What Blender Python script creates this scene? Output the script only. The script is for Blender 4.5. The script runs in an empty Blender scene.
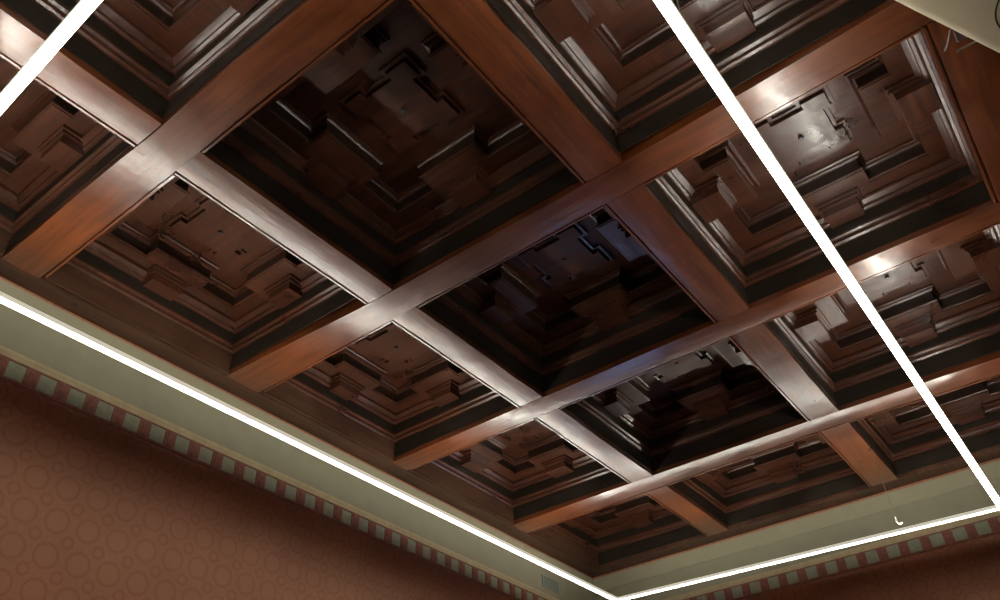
import bpy, bmesh, math, random
from mathutils import Vector, Matrix
random.seed(7)
PI = math.pi
C = bpy.data.collections.new('scene'); bpy.context.scene.collection.children.link(C)
EYE = 1.6                     # camera height above the floor
H = EYE + 2.581               # underside of the ceiling beams
XL, YE = -3.567, 6.09         # left wall and end wall planes
XR, YN = 3.05, -3.2

# ------------------------------------------------------------------ helpers
def obj(name, bm, m, parent=None, loc=None, smooth=False):
    me = bpy.data.meshes.new(name)
    bmesh.ops.recalc_face_normals(bm, faces=bm.faces[:])
    bm.to_mesh(me); bm.free()
    o = bpy.data.objects.new(name, me); C.objects.link(o)
    for mm in (m if isinstance(m, (list, tuple)) else [m]): me.materials.append(mm)
    if parent: o.parent = parent
    if loc is not None: o.location = loc
    if smooth:
        for p in me.polygons: p.use_smooth = True
    return o
def thing(name, label, cat, loc=(0, 0, 0), group=None):
    o = bpy.data.objects.new(name, None); C.objects.link(o)
    o.empty_display_size = .1
    o.location = loc; o['label'] = label; o['category'] = cat
    if group: o['group'] = group
    return o
def tag(o, label, cat, group=None):
    o['label'] = label; o['category'] = cat
    if group: o['group'] = group
    return o
def struct(name, bm, m, **k):
    o = obj(name, bm, m, **k); o['kind'] = 'structure'; return o
def box(bm, x0, x1, y0, y1, z0, z1, bev=0, mi=0):
    vs = [bm.verts.new(p) for p in ((x0,y0,z0),(x1,y0,z0),(x1,y1,z0),(x0,y1,z0),(x0,y0,z1),(x1,y0,z1),(x1,y1,z1),(x0,y1,z1))]
    fs = [bm.faces.new([vs[i] for i in f]) for f in ((0,3,2,1),(4,5,6,7),(0,1,5,4),(1,2,6,5),(2,3,7,6),(3,0,4,7))]
    for f in fs: f.material_index = mi
    if bev:
        es = list({e for f in fs for e in f.edges})
        bmesh.ops.bevel(bm, geom=es, offset=bev, segments=2, affect='EDGES', profile=.6)
def prism(bm, pts, z0, z1, mi=0):
    a = [bm.verts.new((x, y, z0)) for x, y in pts]; b = [bm.verts.new((x, y, z1)) for x, y in pts]
    fs = [bm.faces.new(a), bm.faces.new(b)]
    n = len(pts)
    for i in range(n): fs.append(bm.faces.new((a[i], a[(i+1) % n], b[(i+1) % n], b[i])))
    for f in fs: f.material_index = mi
def offs(poly, d):
    """offset a rectilinear ccw polygon inwards by d"""
    n = len(poly); out = []
    for i in range(n):
        p, q, r = Vector(poly[i-1]), Vector(poly[i]), Vector(poly[(i+1) % n])
        a = (q-p).normalized(); b = (r-q).normalized()
        na = Vector((-a.y, a.x)); nb = Vector((-b.y, b.x))
        out.append(tuple(q + (na+nb)*d) if abs(a.dot(b)) < .5 else tuple(q + na*d))
    return out
def sweep(bm, poly, prof):
    """closed profile [(inset, z)] swept round a closed rectilinear polygon with mitred corners"""
    rings = [[bm.verts.new((x, y, z)) for x, y in offs(poly, d)] for d, z in prof]
    m, n = len(rings), len(poly)
    for k in range(m):
        A, B = rings[k], rings[(k+1) % m]
        for i in range(n):
            j = (i+1) % n
            bm.faces.new((A[i], A[j], B[j], B[i]))
def tube(bm, pts, r, seg=8):
    rings = []
    n = len(pts)
    for i, p in enumerate(pts):
        p = Vector(p)
        t = (Vector(pts[min(i+1, n-1)]) - Vector(pts[max(i-1, 0)])).normalized()
        u = t.cross(Vector((.31, .17, .93)))
        if u.length < .05: u = t.cross(Vector((1, 0, 0)))
        u.normalize(); w = t.cross(u)
        rings.append([bm.verts.new(p + (u*math.cos(a)+w*math.sin(a))*r) for a in [2*PI*k/seg for k in range(seg)]])
    for A, B in zip(rings, rings[1:]):
        for k in range(seg): bm.faces.new((A[k], A[(k+1) % seg], B[(k+1) % seg], B[k]))
    bm.faces.new(rings[0]); bm.faces.new(rings[-1][::-1])
def disc(bm, c, r, z0, z1, seg=24, r2=None):
    r2 = r if r2 is None else r2
    a = [bm.verts.new((c[0]+r*math.cos(2*PI*k/seg), c[1]+r*math.sin(2*PI*k/seg), z0)) for k in range(seg)]
    b = [bm.verts.new((c[0]+r2*math.cos(2*PI*k/seg), c[1]+r2*math.sin(2*PI*k/seg), z1)) for k in range(seg)]
    bm.faces.new(a); bm.faces.new(b)
    for k in range(seg): bm.faces.new((a[k], a[(k+1) % seg], b[(k+1) % seg], b[k]))

# ------------------------------------------------------------------ materials
class NT:
    def __init__(s, name):
        s.m = bpy.data.materials.new(name); s.m.use_nodes = True
        s.t = s.m.node_tree; s.b = s.t.nodes['Principled BSDF']
    def n(s, typ, **k):
        o = s.t.nodes.new(typ)
        for a, v in k.items(): setattr(o, a, v)
        return o
    def l(s, a, b): s.t.links.new(a, b)
    def val(s, x, sock):
        if isinstance(x, (int, float)): sock.default_value = x
        else: s.l(x, sock)
    def math(s, op, a, b=0.0, c=0.0):
        o = s.n('ShaderNodeMath', operation=op)
        s.val(a, o.inputs[0]); s.val(b, o.inputs[1]); s.val(c, o.inputs[2]); return o.outputs[0]
    def mix(s, f, a, b):
        o = s.n('ShaderNodeMix', data_type='RGBA')
        s.val(f, o.inputs[0])
        for x, k in ((a, 6), (b, 7)):
            if isinstance(x, tuple): o.inputs[k].default_value = (*x, 1)
            else: s.l(x, o.inputs[k])
        return o.outputs[2]
    def ramp(s, fac, stops):
        o = s.n('ShaderNodeValToRGB'); e = o.color_ramp.elements
        while len(e) < len(stops): e.new(.5)
        for el, (p, c) in zip(e, stops): el.position = p; el.color = (*c, 1)
        s.l(fac, o.inputs[0]); return o.outputs[0]
def wood(name, axis, dark, mid, light, rough=.3, spec=.5, coat=.0, bump=.5):
    t = NT(name)
    tc = t.n('ShaderNodeNewGeometry')
    mp = t.n('ShaderNodeMapping'); t.l(tc.outputs['Position'], mp.inputs[0])
    sc = {'x': (1.1, 16, 16), 'y': (16, 1.1, 16)}[axis]
    mp.inputs['Scale'].default_value = sc
    g = t.n('ShaderNodeTexNoise'); g.inputs['Scale'].default_value = 2.2; g.inputs['Detail'].default_value = 8; g.inputs['Roughness'].default_value = .62; g.inputs['Distortion'].default_value = .5
    t.l(mp.outputs[0], g.inputs['Vector'])
    b = t.n('ShaderNodeTexNoise'); b.inputs['Scale'].default_value = 3.6; b.inputs['Detail'].default_value = 8; b.inputs['Roughness'].default_value = .62
    t.l(tc.outputs['Position'], b.inputs['Vector'])
    base = t.ramp(g.outputs[0], [(.25, dark), (.5, mid), (.78, light)])
    bl = t.ramp(b.outputs[0], [(.22, (.50, .42, .42)), (.82, (1.5, 1.42, 1.3))])
    mul = t.n('ShaderNodeMix', data_type='RGBA', blend_type='MULTIPLY'); mul.inputs[0].default_value = 1
    t.l(base, mul.inputs[6]); t.l(bl, mul.inputs[7])
    # knots and worm holes
    v = t.n('ShaderNodeTexVoronoi'); v.inputs['Scale'].default_value = 3.3; t.l(tc.outputs['Position'], v.inputs['Vector'])
    k = t.ramp(v.outputs['Distance'], [(.03, (1, 1, 1)), (.075, (0, 0, 0))])
    col = t.mix(t.math('MULTIPLY', k, .75), mul.outputs[2], (dark[0]*.4, dark[1]*.4, dark[2]*.4))
    t.l(col, t.b.inputs['Base Color'])
    r = t.n('ShaderNodeMapRange'); t.l(b.outputs[0], r.inputs[0])
    r.inputs[1].default_value = .3; r.inputs[2].default_value = .7; r.inputs[3].default_value = rough*.75; r.inputs[4].default_value = rough*1.4
    cr = t.n('ShaderNodeMapRange'); t.l(b.outputs[0], cr.inputs[0]); cr.inputs[1].default_value = .35; cr.inputs[2].default_value = .65; cr.inputs[3].default_value = .18; cr.inputs[4].default_value = .27; t.l(cr.outputs[0], t.b.inputs['Coat Roughness'])
    t.l(r.outputs[0], t.b.inputs['Roughness'])
    t.b.inputs['Specular IOR Level'].default_value = spec
    t.b.inputs['Coat Weight'].default_value = coat; t.b.inputs['Coat Roughness'].default_value = .21
    bp = t.n('ShaderNodeBump'); bp.inputs['Strength'].default_value = bump; bp.inputs['Distance'].default_value = .009
    lo = t.n('ShaderNodeTexNoise'); lo.inputs['Scale'].default_value = 7; lo.inputs['Detail'].default_value = 2; t.l(tc.outputs['Position'], lo.inputs['Vector'])
    hgt = t.math('ADD', t.math('MULTIPLY', g.outputs[0], .35), lo.outputs[0])
    t.l(hgt, bp.inputs['Height']); t.l(bp.outputs[0], t.b.inputs['Normal'])
    t.l(bp.outputs[0], t.b.inputs['Coat Normal'])
    return t.m
def plain(name, col, rough=.6, metal=0, spec=.5, noise=.08, scale=9):
    t = NT(name); tc = t.n('ShaderNodeNewGeometry')
    n = t.n('ShaderNodeTexNoise'); n.inputs['Scale'].default_value = scale; n.inputs['Detail'].default_value = 5
    t.l(tc.outputs['Position'], n.inputs['Vector'])
    a = tuple(c*(1-noise) for c in col); b = tuple(min(1, c*(1+noise)) for c in col)
    t.l(t.ramp(n.outputs[0], [(.3, a), (.7, b)]), t.b.inputs['Base Color'])
    t.b.inputs['Roughness'].default_value = rough; t.b.inputs['Metallic'].default_value = metal
    t.b.inputs['Specular IOR Level'].default_value = spec
    return t.m
BD, BM, BL = (.044, .0118, .0036), (.112, .0300, .0068), (.185, .052, .0105)
beam_x = wood('beam_wood_across', 'x', BD, BM, BL, .36, .6, 1.0)
beam_y = wood('beam_wood_along', 'y', BD, BM, BL, .36, .6, 1.0)
CD, CM_, CL = (.024, .0098, .0052), (.060, .0195, .0088), (.100, .032, .013)
cof_x = wood('coffer_wood_across', 'x', CD, CM_, CL, .32, .5, .6)
cof_y = wood('coffer_wood_along', 'y', CD, CM_, CL, .32, .5, .6)
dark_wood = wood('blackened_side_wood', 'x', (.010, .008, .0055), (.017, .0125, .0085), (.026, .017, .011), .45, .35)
cof_dull = wood('dusty_coffer_wood', 'x', CD, CM_, CL, .5, .35, .08)
plate_wood = wood('dull_plate_wood', 'y', (.030, .015, .009), (.062, .029, .016), (.095, .042, .022), .5, .35, .1)
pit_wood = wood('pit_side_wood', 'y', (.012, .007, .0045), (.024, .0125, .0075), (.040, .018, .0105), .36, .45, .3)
cream = plain('cream_wall_paint', (.265, .250, .172), .75, noise=.05)
cream_b = plain('cream_cornice_paint', (.325, .300, .205), .6, noise=.04)
pale_green = plain('pale_green_frieze_paint', (.27, .29, .21), .75, noise=.12, scale=30)
frieze_red = plain('red_frieze_paint', (.23, .085, .060), .75, noise=.25, scale=40)
pink_strip = plain('ochre_fillet_paint', (.44, .35, .21), .7, noise=.1, scale=30)
steel = plain('brushed_steel', (.6, .6, .62), .3, 1)
profile_mat = plain('white_lamp_profile', (.72, .72, .68), .5)
vent_mat = plain('grey_green_vent_plastic', (.24, .27, .22), .6)
vent_dark = plain('vent_slot_shadow_grey', (.10, .11, .09), .7)
proj_mat = plain('cream_plastic_casing', (.66, .58, .41), .42, noise=.02)
proj_seam = plain('dark_seam_rubber', (.035, .022, .012), .6)
black_pl = plain('dark_grey_bracket_metal', (.06, .06, .065), .45, .6)
lens_mat = plain('dark_lens_glass', (.01, .012, .02), .05)
floor_mat = wood('parquet_floor', 'y', (.05, .026, .014), (.08, .042, .024), (.11, .06, .03), .4)

t = NT('led_light_diffuser'); t.b.inputs['Emission Color'].default_value = (1, .955, .84, 1)
t.b.inputs['Emission Strength'].default_value = 34.0; t.b.inputs['Base Color'].default_value = (.8, .8, .8, 1)
led_mat = t.m
led_up = led_mat.copy(); led_up.name = 'led_light_upper_diffuser'; led_up.node_tree.nodes['Principled BSDF'].inputs['Emission Strength'].default_value = 52.0

t = NT('glowing_lamp_lip'); t.b.inputs['Base Color'].default_value = (.75, .74, .68, 1); t.b.inputs['Emission Color'].default_value = (1, .93, .74, 1); t.b.inputs['Emission Strength'].default_value = .55; lip_mat = t.m  # faint glow added to the profile so its lips show no dark line
def wallpaper(name, ax, phase, H0):
    """salmon paper with a lattice of large and small red rings"""
    t = NT(name); g = t.n('ShaderNodeNewGeometry'); s = t.n('ShaderNodeSeparateXYZ'); t.l(g.outputs['Position'], s.inputs[0])
    a = s.outputs[ax]; z = s.outputs[2]
    px, pz = .1472, .1555
    def cell(v, off, per):
        q = t.math('DIVIDE', t.math('SUBTRACT', v, off), per)
        fr = t.math('SUBTRACT', t.math('FRACT', t.math('ADD', q, 100.5)), .5)
        return t.math('MULTIPLY', fr, per)
    def rad(ox, oz):
        dx, dz = cell(a, ox, px), cell(z, oz, pz)
        return t.math('SQRT', t.math('ADD', t.math('MULTIPLY', dx, dx), t.math('MULTIPLY', dz, dz))), dx, dz
    def ring(r, r0, w):
        d = t.math('ABSOLUTE', t.math('SUBTRACT', r, r0))
        m = t.n('ShaderNodeMapRange', interpolation_type='SMOOTHSTEP'); t.l(d, m.inputs[0])
        m.inputs[1].default_value = w*.45; m.inputs[2].default_value = w; m.inputs[3].default_value = 1; m.inputs[4].default_value = 0
        return m.outputs[0]
    r1, dx, dz = rad(phase, H0); r2, dx2, dz2 = rad(phase+px/2, H0+pz/2)
    ang = t.math('ARCTAN2', dz, dx)
    sc = t.math('MULTIPLY', t.math('COSINE', t.math('MULTIPLY', ang, 14)), .0022)
    r1w = t.math('ADD', r1, sc)
    ang2 = t.math('ARCTAN2', dz2, dx2)
    r2w = t.math('ADD', r2, t.math('MULTIPLY', t.math('COSINE', t.math('MULTIPLY', ang2, 8)), .0018))
    pat = t.math('MAXIMUM', t.math('MULTIPLY', ring(r1w, .052, .0085), 1.0), ring(r2w, .024, .009))
    # sprigs between the rings
    n = t.n('ShaderNodeTexNoise'); n.inputs['Scale'].default_value = 60; n.inputs['Detail'].default_value = 3; t.l(g.outputs['Position'], n.inputs['Vector'])
    outr = t.math('MULTIPLY', t.math('GREATER_THAN', r1, .062), t.math('GREATER_THAN', r2, .034))
    sp = t.math('MULTIPLY', outr, t.math('MULTIPLY', t.math('GREATER_THAN', n.outputs[0], .52), .35))
    pat = t.math('MAXIMUM', pat, sp)
    n2 = t.n('ShaderNodeTexNoise'); n2.inputs['Scale'].default_value = 2.0; n2.inputs['Detail'].default_value = 4; t.l(g.outputs['Position'], n2.inputs['Vector'])
    base = t.ramp(n2.outputs[0], [(.3, (.33, .140, .074)), (.7, (.41, .18, .096))])
    lowr = t.mix(t.math('MULTIPLY', pat, .36), base, (.25, .045, .028))
    t.l(lowr, t.b.inputs['Base Color']); t.b.inputs['Roughness'].default_value = .55
    t.b.inputs['Specular IOR Level'].default_value = .4
    return t.m
paper_l = wallpaper('ringed_red_wallpaper', 1, 1.515, EYE+1.416)
paper_e = wallpaper('ringed_red_wallpaper_end', 0, -2.08, EYE+1.416)

# ------------------------------------------------------------------ the room
CT = H+.47
def wallbox(name, x0, x1, y0, y1, mat): bm = bmesh.new(); box(bm, x0, x1, y0, y1, 0, CT); return struct(name, bm, mat)
wallbox('wall_left', XL-.12, XL, YN, YE, paper_l)
wallbox('wall_back', XL-.12, XR+.12, YE, YE+.12, paper_e)
wallbox('wall_right', XR, XR+.12, YN, YE, paper_l)
wallbox('wall_front', XL-.12, XR+.12, YN-.12, YN, paper_e)
bm = bmesh.new(); box(bm, XL-.12, XR+.12, YN-.12, YE+.12, -.1, 0); struct('floor', bm, floor_mat)
bm = bmesh.new(); box(bm, XL-.12, XR+.12, YN-.12, YE+.12, CT, CT+.08); struct('ceiling', bm, cof_y)

# unseen blue-glowing window in the far corner, added for the bluish reflections
bm = bmesh.new(); x0, x1, z0, z1 = -3.42, -2.72, .95, 2.45
for a in ((x0-.06, x0, z0-.06, z1+.06), (x1, x1+.06, z0-.06, z1+.06), (x0, x1, z1, z1+.06), (x0, x1, z0-.06, z0), ((x0+x1)/2-.02, (x0+x1)/2+.02, z0, z1), (x0, (x0+x1)/2-.02, 1.70, 1.73), ((x0+x1)/2+.02, x1, 1.70, 1.73)):
    box(bm, a[0], a[1], YE-.05, YE-.001, a[2], a[3])
wf = struct('unseen_window_1', bm, cof_y)
bm = bmesh.new(); box(bm, x0, x1, YE-.02, YE-.008, z0, z1); t = NT('bluish_glow_pane'); t.b.inputs['Emission Color'].default_value = (.42, .55, 1, 1); t.b.inputs['Emission Strength'].default_value = 2.2; t.b.inputs['Roughness'].default_value = .1
o = obj('unseen_window_pane', bm, t.m, wf); o['kind'] = 'structure'
# upper wall: cream frieze panel, crown fascia, fillet, painted dentil border (left and back walls)
Z = lambda r: EYE+r
def run(name, axis, lo, hi, plane, sgn, parts, mats):
    """boxes that run along a wall; parts = (depth, z0, z1, material index)"""
    bm = bmesh.new()
    for d, z0, z1, mi in parts:
        if axis == 'y': box(bm, min(plane, plane+sgn*d), max(plane, plane+sgn*d), lo, hi, z0, z1, 0, mi)
        else: box(bm, lo, hi, min(plane, plane+sgn*d), max(plane, plane+sgn*d), z0, z1, 0, mi)
    return bm
CR = [(.006, Z(2.205), Z(2.565), 0), (.012, Z(2.225), Z(2.231), 2), (.010, Z(2.205), Z(2.246), 2), (.011, Z(2.452), Z(2.565), 1), (.015, Z(2.447), Z(2.462), 1)]
DP = .1476
for nm, ax, lo, hi, pl, sg, ph in (('trim_1', 'y', YN, YE, XL, 1, 1.045), ('trim_2', 'x', XL, XR, YE, -1, -2.085)):
    struct(nm, run(nm, ax, lo, hi, pl, sg, CR, 0), [cream, cream_b, pink_strip])
for nm, ax, lo, hi, pl, sg, ph in (('trim_3', 'y', YN, YE, XL, 1, 1.045), ('trim_4', 'x', XL, XR, YE, -1, -2.085)):
    parts = [(.004, Z(2.105), Z(2.205), 0), (.009, Z(2.198), Z(2.205), 1), (.010, Z(2.098), Z(2.112), 1)]
    bm = run(nm, ax, lo, hi, pl, sg, parts, 0)
    k = math.ceil((lo-ph)/DP)
    while ph+k*DP < hi-.02:
        c = ph+k*DP
        w = .032
        if c-w > lo+.01:
            if ax == 'y':
                box(bm, pl, pl+.010, c-w, c+w, Z(2.112), Z(2.198), 0, 1)
                box(bm, pl, pl+.014, c-w*.5, c+w*.25, Z(2.118), Z(2.192), 0, 1)
            else:
                box(bm, c-w, c+w, pl-.010, pl, Z(2.112), Z(2.198), 0, 1)
                box(bm, c-w*.5, c+w*.25, pl-.014, pl, Z(2.118), Z(2.192), 0, 1)
        k += 1
    struct(nm, bm, [pale_green, frieze_red])

# ------------------------------------------------------------------ beams
def slab(bm, ring, z0, z1, bev=.006):
    """ring of xy points extruded from z0 to z1, lower edges bevelled"""
    a = [bm.verts.new((x, y, z0)) for x, y in ring]; b = [bm.verts.new((x, y, z1)) for x, y in ring]
    n = len(ring); lo = bm.faces.new(a); bm.faces.new(b)
    for i in range(n): bm.faces.new((a[i], a[(i+1) % n], b[(i+1) % n], b[i]))
    bmesh.ops.bevel(bm, geom=list(lo.edges), offset=bev, segments=2, affect='EDGES', profile=.6)
def hewn(bm, L, Rr, z0, z1, camber=.007, n=8):
    """beam body between two edge lines; the underside is slightly convex, as adzed timber is"""
    rows = []
    for (ax, ay), (bx, by) in zip(L, Rr):
        low = []
        for i in range(n+1):
            f = i/n; t = 2*f-1
            low.append(bm.verts.new((ax+(bx-ax)*f, ay+(by-ay)*f, z0+camber*abs(t)**2.2)))
        rows.append((low, bm.verts.new((ax, ay, z1)), bm.verts.new((bx, by, z1))))
    for (l0, a0, b0), (l1, a1, b1) in zip(rows, rows[1:]):
        for i in range(n):
            f = bm.faces.new((l0[i], l0[i+1], l1[i+1], l1[i])); f.smooth = True
        bm.faces.new((a0, l0[0], l1[0], a1)); bm.faces.new((l0[n], b0, b1, l1[n])); bm.faces.new((b0, a0, a1, b1))
        for p, q in ((l0[0], l1[0]), (l0[n], l1[n])):
            bm.edges.get((p, q)).smooth = False
    for l, a, b in (rows[0], rows[-1]): bm.faces.new([a]+l+[b])
def wavy(lo, hi, n, amp, seed):
    r = random.Random(seed); return [(lo+(hi-lo)*i/n, r.uniform(-amp, amp) if 0 < i < n else 0) for i in range(n+1)]
# long beams running across the picture from lower left to upper right: (v_lo, v_hi) at stations of u
A_EDGES = {
 -1: [(-3.44, -.455, -.285), (1.6, -.455, -.285)],
 0: [(-3.44, .838, 1.02), (-2.3, .842, 1.015), (-1.0, .838, 1.0), (1.6, .84, 1.01)],
 1: [(-3.44, 2.10, 2.325), (-2.3, 2.148, 2.314), (-1.0, 2.156, 2.312), (.3, 2.128, 2.288), (1.6, 2.13, 2.29)],
 2: [(-3.44, 3.43, 3.572), (-2.3, 3.425, 3.585), (-1.0, 3.432, 3.583), (.3, 3.436, 3.572), (1.6, 3.44, 3.57)],
 3: [(-3.44, 4.756, 4.945), (-2.3, 4.742, 4.935), (-1.0, 4.75, 4.915), (.3, 4.79, 4.985), (1.6, 4.80, 4.99)],
}
def edge(k, u, side):
    e = A_EDGES[k]
    for (u0, *p), (u1, *q) in zip(e, e[1:]):
        if u0-1e-6 <= u <= u1+1e-6: return p[side]+(q[side]-p[side])*(u-u0)/(u1-u0)
A_LABEL = {
 -1: 'long wooden ceiling beam nearest the camera, above the near short side of the light frame',
 0: 'thick orange-brown long ceiling beam crossing the picture\'s upper left corner area',
 1: 'long ceiling beam passing between the big near coffer and the middle dark coffer',
 2: 'long ceiling beam with a bluish sheen, between the middle and the far dark coffers',
 3: 'long ceiling beam nearest the end wall, silvery where it catches the light',
}
def rails(bm, pts_list, z0, z1, w):
    """thin strips: each a list of centre line xy points"""
    for pts in pts_list:
        for (x0, y0), (x1, y1) in zip(pts, pts[1:]):
            d = Vector((x1-x0, y1-y0)).normalized(); n = Vector((-d.y, d.x))*w/2
            prism(bm, [(x0+n.x, y0+n.y), (x0-n.x, y0-n.y), (x1-n.x, y1-n.y), (x1+n.x, y1+n.y)], z0, z1)
BX = {0: (-2.382, -2.22), 1: (-1.088, -.91), 2: (.29, .47)}   # cross beams
COLS = {-1: (-3.43, BX[0][0]), 0: (BX[0][1], BX[1][0]), 1: (BX[1][1], BX[2][0])}
for k, e in A_EDGES.items():
    if k == -1: continue
    t = thing('ceiling_beam', A_LABEL[k], 'beam', (0, 0, H), 'long beams of the coffered ceiling')
    st = sorted({s[0] for s in e} | {-3.44+(5.04)*i/16 for i in range(17)})
    r = random.Random(k+40)
    lo = [(u, edge(k, u, 0)+r.uniform(-.003, .003)) for u in st]; hi = [(u, edge(k, u, 1)+r.uniform(-.003, .003)) for u in st]
    bm = bmesh.new(); hewn(bm, lo, hi, 0, .30, {3: .0075, 2: .004}.get(k, .0022))
    obj('beam_body', bm, beam_x, t)
    # edge mouldings facing each coffer
    bm = bmesh.new()
    for c, (u0, u1) in COLS.items():
        a, b = edge(k, u0, 1), edge(k, u1, 1)
        rails(bm, [[(u0+.004, a+.015), (u1-.026, b+.015)]], .006, .030, .011)
        rails(bm, [[(u0+.004, a+.005), (u1-.026, b+.005)]], .020, .032, .012)
    obj('edge_moulding', bm, beam_x, t)

ROWS = {}
def row_span(r, u):       # opening between beam r and r+1 at u
    lo = edge(r, u, 1); hi = edge(r+1, u, 0) if r < 3 else 5.985
    return lo, hi
B_LABEL = {
 (0, -1): 'short cross beam at the upper left, running under the near corner lamp strip',
 (0, 0): 'silvery short cross beam along the left side of the big near coffer',
 (0, 1): 'silvery short cross beam along the left side of the middle dark coffer',
 (0, 2): 'silvery short cross beam left of the far dark coffer, third in its line',
 (0, 3): 'short orange-brown cross beam ending at the end wall, left of the two there',
 (1, 0): 'wide reddish-brown short cross beam along the right side of the big near coffer',
 (1, 1): 'short cross beam along the right side of the middle dark coffer',
 (1, 2): 'short cross beam right of the far dark coffer, silvery at its far end',
 (1, 3): 'short orange-brown cross beam ending at the end wall where the thin cable hangs',
 (2, 0): 'short cross beam at the top edge behind the cream projector casing',
 (2, 1): 'reddish short cross beam at the upper right beneath the projector bracket',
 (2, 2): 'short cross beam cut by the right edge of the picture',
}
for (b, r), lab in B_LABEL.items():
    if (b, r) == (2, 0): continue
    u0, u1 = BX[b]; uc = (u0+u1)/2
    lo, hi = row_span(r, uc); hi = 5.95 if r == 3 else hi
    if r == -1: lo = -.285
    t = thing('cross_beam', lab, 'beam', (0, 0, H), 'short cross beams of the coffered ceiling')
    rr = random.Random(b*10+r)
    n = 7; ys = [lo+.003+(hi-lo-.006)*i/n for i in range(n+1)]
    L = [(u0+rr.uniform(-.003, .003), y) for y in ys]; Rr = [(u1+rr.uniform(-.003, .003), y) for y in ys]
    bm = bmesh.new(); hewn(bm, L, Rr, .003, .30, .0025)
    obj('beam_body', bm, beam_y, t)
    bm = bmesh.new()
    rails(bm, [[(u0-.015, lo+.010), (u0-.015, hi-.004)]], .006, .030, .011)
    rails(bm, [[(u0-.005, lo+.010), (u0-.005, hi-.004)]], .020, .032, .012)
    obj('edge_moulding', bm, beam_y, t)
# wall plates
bm = bmesh.new(); slab(bm, [(XL, -.5), (-3.443, -.5), (-3.443, 6.09), (XL, 6.09)], .002, .30)
o = obj('wall_plate', bm, plate_wood, None, (0, 0, H)); tag(o, 'long dark wall plate of the wooden ceiling along the left wall', 'beam')
bm = bmesh.new(); slab(bm, [(-3.44, 5.955), (1.6, 5.955), (1.6, 6.09), (-3.44, 6.09)], .002, .30)
o = obj('wall_plate', bm, plate_wood, None, (0, 0, H)); tag(o, 'dark wall plate of the wooden ceiling along the end wall', 'beam')

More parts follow.
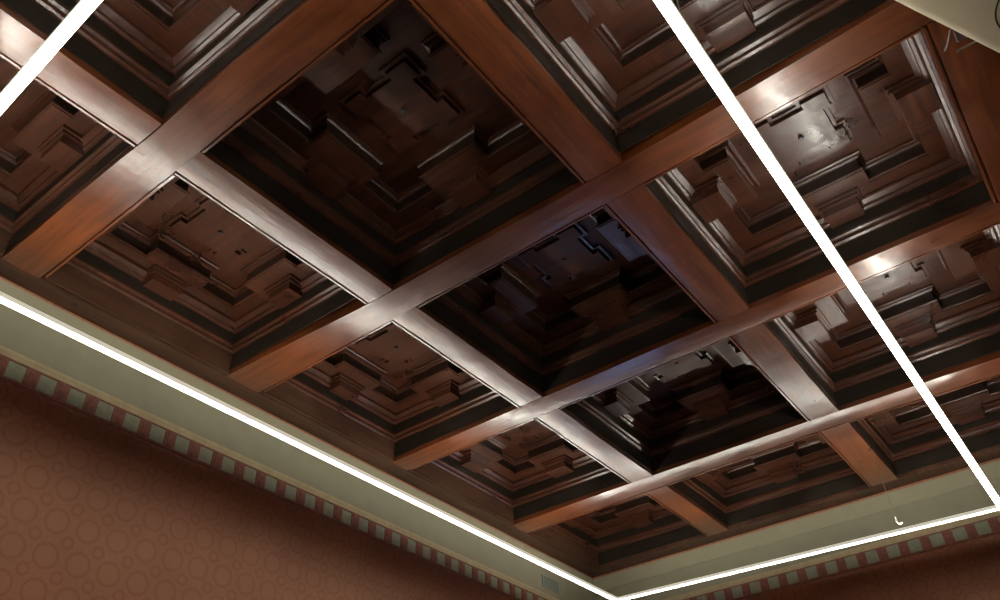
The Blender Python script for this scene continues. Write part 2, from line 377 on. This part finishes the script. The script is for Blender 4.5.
# ------------------------------------------------------------------ coffers
ZB = .418
def coffer(c, r, label):
    u0, u1 = COLS[c]; uc = (u0+u1)/2
    v0, v1 = row_span(r, uc)
    if r == 3: v1 = 5.955
    u0 += .003; u1 -= .003
    ea, eb = (edge(r, u0, 1), edge(r, u1, 1)), None
    v0 = max(ea)+.002; v1 = min(edge(r+1, u0, 0), edge(r+1, u1, 0))-.002 if r < 3 else 5.953
    vc = (v0+v1)/2; hu, hv = (u1-u0)/2, (v1-v0)/2
    t = thing('ceiling_coffer', label, 'coffer', (uc, vc, H), 'carved wooden coffers of the ceiling')
    rect = lambda a, b: [(-a, -b), (a, -b), (a, b), (-a, b)]
    R0 = rect(hu, hv)
    bm = bmesh.new()
    sweep(bm, R0, [(0, .140), (.012, .140), (.022, .146), (.024, .154), (.018, .162), (.020, .168), (.034, .174), (.034, .186), (0, .186)])
    obj('lower_moulding', bm, cof_x, t)
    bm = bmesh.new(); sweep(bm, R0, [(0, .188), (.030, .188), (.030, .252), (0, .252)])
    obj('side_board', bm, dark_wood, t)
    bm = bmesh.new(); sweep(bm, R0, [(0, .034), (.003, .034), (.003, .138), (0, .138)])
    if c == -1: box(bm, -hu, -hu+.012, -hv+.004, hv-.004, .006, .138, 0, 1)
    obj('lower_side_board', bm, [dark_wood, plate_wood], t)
    bm = bmesh.new()
    sweep(bm, R0, [(0, .254), (.038, .254), (.050, .259), (.053, .267), (.048, .275), (.060, .280), (.076, .288), (.078, .300), (.072, .306), (0, .306)])
    obj('upper_moulding', bm, cof_x, t)
    # stepped frame: a board with a square opening and a tab in the middle of every side
    pu, pv = hu-.150, hv-.150; tu = min(.31, pu-.085); tv = min(.31, pv-.085); w = .160
    hole = [(-pu, -pv), (-w, -pv), (-w, -tv), (w, -tv), (w, -pv), (pu, -pv), (pu, -w), (tu, -w), (tu, w), (pu, w), (pu, pv),
            (w, pv), (w, tv), (-w, tv), (-w, pv), (-pu, pv), (-pu, w), (-tu, w), (-tu, -w), (-pu, -w)]
    bm = bmesh.new()
    us = [-hu, -pu, -tu, -w, w, tu, pu, hu]; vs = [-hv, -pv, -tv, -w, w, tv, pv, hv]
    z0, z1 = .308, ZB-.002
    solid = lambda x, y: abs(x) > pu or abs(y) > pv or (abs(x) > tu and abs(y) < w) or (abs(y) > tv and abs(x) < w)
    vd = {}
    def V(x, y, z):
        k = (round(x, 5), round(y, 5), z)
        if k not in vd: vd[k] = bm.verts.new((x, y, z))
        return vd[k]
    def S(i, j):
        if not (0 <= i < 7 and 0 <= j < 7): return False
        return solid((us[i]+us[i+1])/2, (vs[j]+vs[j+1])/2)
    for i in range(7):
        for j in range(7):
            if not S(i, j): continue
            x0, x1, y0, y1 = us[i], us[i+1], vs[j], vs[j+1]
            for z in (z0, z1): bm.faces.new((V(x0, y0, z), V(x1, y0, z), V(x1, y1, z), V(x0, y1, z)))
            for di, dj, a, b in ((-1, 0, (x0, y0), (x0, y1)), (1, 0, (x1, y0), (x1, y1)), (0, -1, (x0, y0), (x1, y0)), (0, 1, (x0, y1), (x1, y1))):
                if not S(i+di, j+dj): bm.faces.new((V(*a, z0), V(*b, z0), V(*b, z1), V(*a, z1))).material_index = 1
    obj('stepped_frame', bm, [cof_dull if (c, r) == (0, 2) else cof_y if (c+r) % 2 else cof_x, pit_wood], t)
    bm = bmesh.new()
    sweep(bm, hole, [(0, .312), (.008, .312), (.011, .318), (.008, .325), (.003, .328), (0, .328)])
    sweep(bm, hole, [(0, .386), (.010, .386), (.017, .394), (.020, .402), (.030, .406), (.030, ZB-.002), (0, ZB-.002)])
    obj('opening_moulding', bm, cof_x, t)
    bm = bmesh.new(); box(bm, -hu, hu, -hv, hv, ZB, ZB+.03); dull = cof_dull if (c, r) in ((0, 2), (0, 1), (0, 0)) else cof_x
    obj('back_board', bm, dull, t)
    # notched centre panel
    q, d, m = .178, .036, .088
    pan = [(-q, -q), (-m, -q), (-m, -q+d), (m*.8, -q+d), (m*.8, -q), (q, -q), (q, -m), (q-d, -m), (q-d, m*.8), (q, m*.8), (q, q), (m, q), (m, q-d), (-m*.8, q-d), (-m*.8, q), (-q, q), (-q, m), (-q+d, m), (-q+d, -m*.8), (-q, -m*.8)]
    bm = bmesh.new(); prism(bm, pan, ZB-.030, ZB-.001)
    P = obj('centre_panel', bm, dull, t)
    bm = bmesh.new()
    sweep(bm, offs(pan, -.022), [(0, ZB-.012), (.016, ZB-.012), (.016, ZB-.001), (0, ZB-.001)])
    obj('panel_rim', bm, cof_y, P)
    bm = bmesh.new(); disc(bm, (0, 0), .011, ZB-.044, ZB-.036, 12, .013); disc(bm, (0, 0), .008, ZB-.036, ZB-.030, 12, .008)
    obj('stud', bm, black_pl, P)
    # moulded blocks on the tabs
    for ax, s in (('u', 1), ('u', -1), ('v', 1), ('v', -1)):
        bm = bmesh.new()
        T, HH = (tu, hu) if ax == 'u' else (tv, hv)
        st = T+.085
        for dd, za, zb in ((0, .290, .307), (.010, .274, .290), (.016, .270, .274), (.022, .228, .270)):
            a, b, w_ = st+dd, HH-.036 if dd > .012 else HH-.060, .106-dd
            if a > b-.01: a = b-.01
            x0, x1 = (a, b) if s > 0 else (-b, -a)
            if ax == 'u': box(bm, x0, x1, -w_, w_, za, zb)
            else: box(bm, -w_, w_, x0, x1, za, zb)
        obj('moulded_block', bm, cof_y if ax == 'u' else cof_x, t)
    return t
CO_LABEL = {
 (-1, -1): 'carved coffer at the left edge of the picture under the short near lamp strip',
 (0, -1): 'carved coffer at the top left, cut by the picture\'s top edge and the near strip',
 (-1, 0): 'largest reddish carved coffer along the left wall, left of the long silvery cross beam',
 (0, 0): 'big dark carved coffer at the top centre of the picture',
 (1, 0): 'carved coffer at the top edge just left of the long right lamp strip',
 (-1, 1): 'carved coffer next to the left wall, second from the left edge of that row',
 (0, 1): 'middle dark carved coffer with a bluish notched centre panel',
 (1, 1): 'upper right carved coffer crossed by the right lamp strip, its centre panel shining',
 (-1, 2): 'small-looking carved coffer next to the left wall, third along that row',
 (0, 2): 'far dark carved coffer in front of the silvery beam near the end wall',
 (1, 2): 'right-edge carved coffer crossed by the lamp strip, second row from the end wall',
 (-1, 3): 'shadowy carved coffer in the far left corner of the ceiling',
 (0, 3): 'shallow-looking carved coffer at the end wall between the two short orange beams',
 (1, 3): 'carved coffer at the end wall behind the right lamp strip and beside the cable',
}
for (c, r), lab in CO_LABEL.items(): coffer(c, r, lab)

# ------------------------------------------------------------------ suspended light frame
ZL = {'FL': EYE+2.064, 'FR': EYE+2.000, 'NL': EYE+2.046, 'NR': EYE+2.024}
FL = Vector((-2.950, 5.345, ZL['FL'])); FR = Vector((-.336, 5.375, ZL['FR']))
NL = Vector((-2.935, .352, ZL['NL'])); NR = Vector((-.324, .251, ZL['NR']))
lf = thing('suspended_light_frame', 'large rectangular frame of glowing white lamp strips hung under the wooden ceiling', 'light')
def bar(name, a, b, wdt, z0, z1, mat, ext=0):
    d = (b-a).normalized(); n = Vector((-d.y, d.x, 0)).normalized()*wdt/2; up = Vector((0, 0, 1))
    a = a-d*ext; b = b+d*ext
    bm = bmesh.new(); vs = []
    for p in (a, b):
        for sx, z in ((-1, z0), (1, z0), (1, z1), (-1, z1)): vs.append(bm.verts.new(p+n*sx+up*z))
    for f in ((0, 1, 2, 3), (7, 6, 5, 4), (0, 4, 5, 1), (1, 5, 6, 2), (2, 6, 7, 3), (3, 7, 4, 0)): bm.faces.new([vs[i] for i in f])
    return obj(name, bm, mat, lf)
def channel(a, b):
    """aluminium H-profile: web with four lips; diffusers sit recessed above and below the web"""
    d = (b-a).normalized(); n = Vector((-d.y, d.x, 0)).normalized(); up = Vector((0, 0, 1))
    a = a-d*.025; b = b+d*.025; bm = bmesh.new()
    for x0, x1, z0, z1 in ((-.0175, .0175, -.002, .002), (-.0187, -.0175, -.015, .006), (.0175, .0187, -.015, .006)):
        vs = [bm.verts.new(p+n*x+up*z) for p in (a, b) for x, z in ((x0, z0), (x1, z0), (x1, z1), (x0, z1))]
        for f in ((0, 1, 2, 3), (7, 6, 5, 4), (0, 4, 5, 1), (1, 5, 6, 2), (2, 6, 7, 3), (3, 7, 4, 0)): bm.faces.new([vs[i] for i in f])
    return obj('lamp_profile', bm, lip_mat, lf)
for a, b in ((NL, FL), (FL, FR), (FR, NR), (NR, NL)):
    p = channel(a, b)
    q = bar('lamp_diffuser', a, b, .0345, -.005, -.0022, led_mat, .02); q.parent = p
    q = bar('upper_diffuser', a, b, .0345, .0022, .0045, led_up, .02); q.parent = p

# suspension cable with hook (far side) and small hook on the right side
def hook(x, y, zt, zb, lab, s):
    t = thing('suspension_cable', lab, 'cable', (x, y, zb))
    bm = bmesh.new(); tube(bm, [(0, 0, .04), (0, 0, zt-zb)], .0022, 6); obj('cable', bm, plain('cable_steel', (.30, .27, .22), .35, .6), t)
    bm = bmesh.new(); disc(bm, (0, 0), .014, zt-zb-.012, zt-zb, 14, .018); obj('ceiling_anchor', bm, beam_y, t)
    bm = bmesh.new(); tube(bm, [(0, 0, .052), (0, 0, .026), (.003*s, 0, .013), (.011*s, 0, .005), (.020*s, 0, .004), (.027*s, 0, .010)], .0040, 8)
    obj('hook', bm, plain('white_hook_plastic', (.6, .58, .5), .4), t)
hook(-.915, 5.372, H, EYE+2.052, 'thin steel cable with a white hook hanging in front of the end wall', 1)
hook(-.352, 1.52, H-.0, EYE+2.052, 'thin cable with a small hook holding the right lamp strip near the top edge', 1)

# ------------------------------------------------------------------ wall vent
vt = thing('wall_vent', 'small grey-green vent grille on the cream wall near the far corner', 'vent', (XL+.006, 5.397, Z(2.34)))
bm = bmesh.new(); box(bm, 0, .012, -.118, .118, -.048, .048, .003); obj('vent_plate', bm, vent_mat, vt)
for i in range(5):
    bm = bmesh.new(); z = -.034+i*.017; box(bm, .010, .0145, -.10, .10, z-.003, z+.003); obj('slat', bm, vent_dark, vt)

# ------------------------------------------------------------------ projector with ceiling bracket
d = Vector((.2475, .475, 0)).normalized(); nrm = Vector((d.y, -d.x, 0))   # along the visible edge / away from it
E0 = Vector((.1895, 1.912, 0))                                              # a point under the visible edge
ZP = EYE+2.35
cen = E0 + d*.25 + nrm*.205
pj = thing('ceiling_projector', 'cream ceiling-hung projector casing cut by the top right corner', 'projector', (cen.x, cen.y, ZP))
pj.rotation_euler = (0, 0, math.atan2(d.y, d.x))
def rbox(hx, hy, z0, z1, r, seg=6):
    bm = bmesh.new(); box(bm, -hx, hx, -hy, hy, z0, z1)
    bmesh.ops.bevel(bm, geom=bm.edges[:], offset=r, segments=seg, affect='EDGES', profile=.5)
    return bm
obj('casing', rbox(.46, .205, 0, .14, .028), proj_mat, pj, smooth=True)
# lens and its seam on the underside
def ringmesh(cx, cy, r, w, z0, z1, a0=0, a1=2*PI, seg=48):
    bm = bmesh.new(); n = seg; P = []
    full = abs(a1-a0-2*PI) < 1e-6
    for k in range(n if full else n+1):
        a = a0+(a1-a0)*k/n; P.append([bm.verts.new((cx+q*math.cos(a), cy+q*math.sin(a), z)) for q, z in ((r-w, z0), (r+w, z0), (r+w, z1), (r-w, z1))])
    m = len(P)
    for k in range(m if full else m-1):
        A, B = P[k], P[(k+1) % m]
        for i in range(4): bm.faces.new((A[i], A[(i+1) % 4], B[(i+1) % 4], B[i]))
    return bm
SC = (.200, -.004); SR = .135
obj('round_seam', ringmesh(SC[0], SC[1], SR, .0028, -.0012, .004), proj_seam, pj)
bm = bmesh.new(); disc(bm, SC, SR-.004, -.0015, .01, 48, SR-.004); obj('round_cover', bm, proj_mat, pj)
bm = bmesh.new(); disc(bm, SC, .045, -.012, .0, 32, .05); obj('lens_ring', bm, black_pl, pj)
bm = bmesh.new(); disc(bm, SC, .036, -.014, -.012, 32); obj('lens', bm, lens_mat, pj)
bm = bmesh.new(); tube(bm, [(0, 0, .13), (0, 0, H-ZP-.02)], .03, 16); obj('pole', bm, steel, pj)
bm = bmesh.new(); box(bm, -.08, .08, -.06, .06, H-ZP-.02, H-ZP, .004); obj('ceiling_plate', bm, black_pl, pj)
bk = thing('ceiling_bracket', 'small grey metal bracket peeping out under the cream projector casing', 'bracket', (.385, 2.40, H))
bm = bmesh.new(); box(bm, -.03, .05, -.025, .03, -.010, 0, .003); obj('plate', bm, steel, bk)
bm = bmesh.new(); tube(bm, [(-.075, .04, -.005), (-.06, .0, -.02), (-.04, -.07, -.035)], .004, 8); tube(bm, [(-.045, .055, -.02), (.03, .05, -.025), (.075, .035, -.03)], .004, 8)
obj('wire_loop', bm, steel, bk)
bm = bmesh.new(); tube(bm, [(.06, .06, -.006), (.075, .02, -.035), (.08, -.1, -.06)], .005, 8)
obj('stay', bm, steel, bk)

# ------------------------------------------------------------------ camera, world, view
cam = bpy.data.cameras.new('camera'); co = bpy.data.objects.new('camera', cam); C.objects.link(co)
R = [[0.79175201, 0.61005771, -0.03095735], [-0.40606352, 0.48778771, -0.77277136], [-0.45633451, 0.62441393, 0.63392907]]
M = Matrix(((R[0][0], -R[1][0], -R[2][0], 0), (R[0][1], -R[1][1], -R[2][1], 0), (R[0][2], -R[1][2], -R[2][2], EYE), (0, 0, 0, 1)))
co.matrix_world = M
cam.sensor_width = 36; cam.lens = 811.2/1000*36; cam.clip_start = .02
S = bpy.context.scene; S.camera = co
w = bpy.data.worlds.new('world'); S.world = w; w.use_nodes = True
w.node_tree.nodes['Background'].inputs[0].default_value = (.9, .95, 1, 1); w.node_tree.nodes['Background'].inputs[1].default_value = .01
S.view_settings.view_transform = 'Standard'; S.view_settings.look = 'None'; S.view_settings.gamma = 1; S.view_settings.exposure = 0
S.view_settings.use_curve_mapping = False
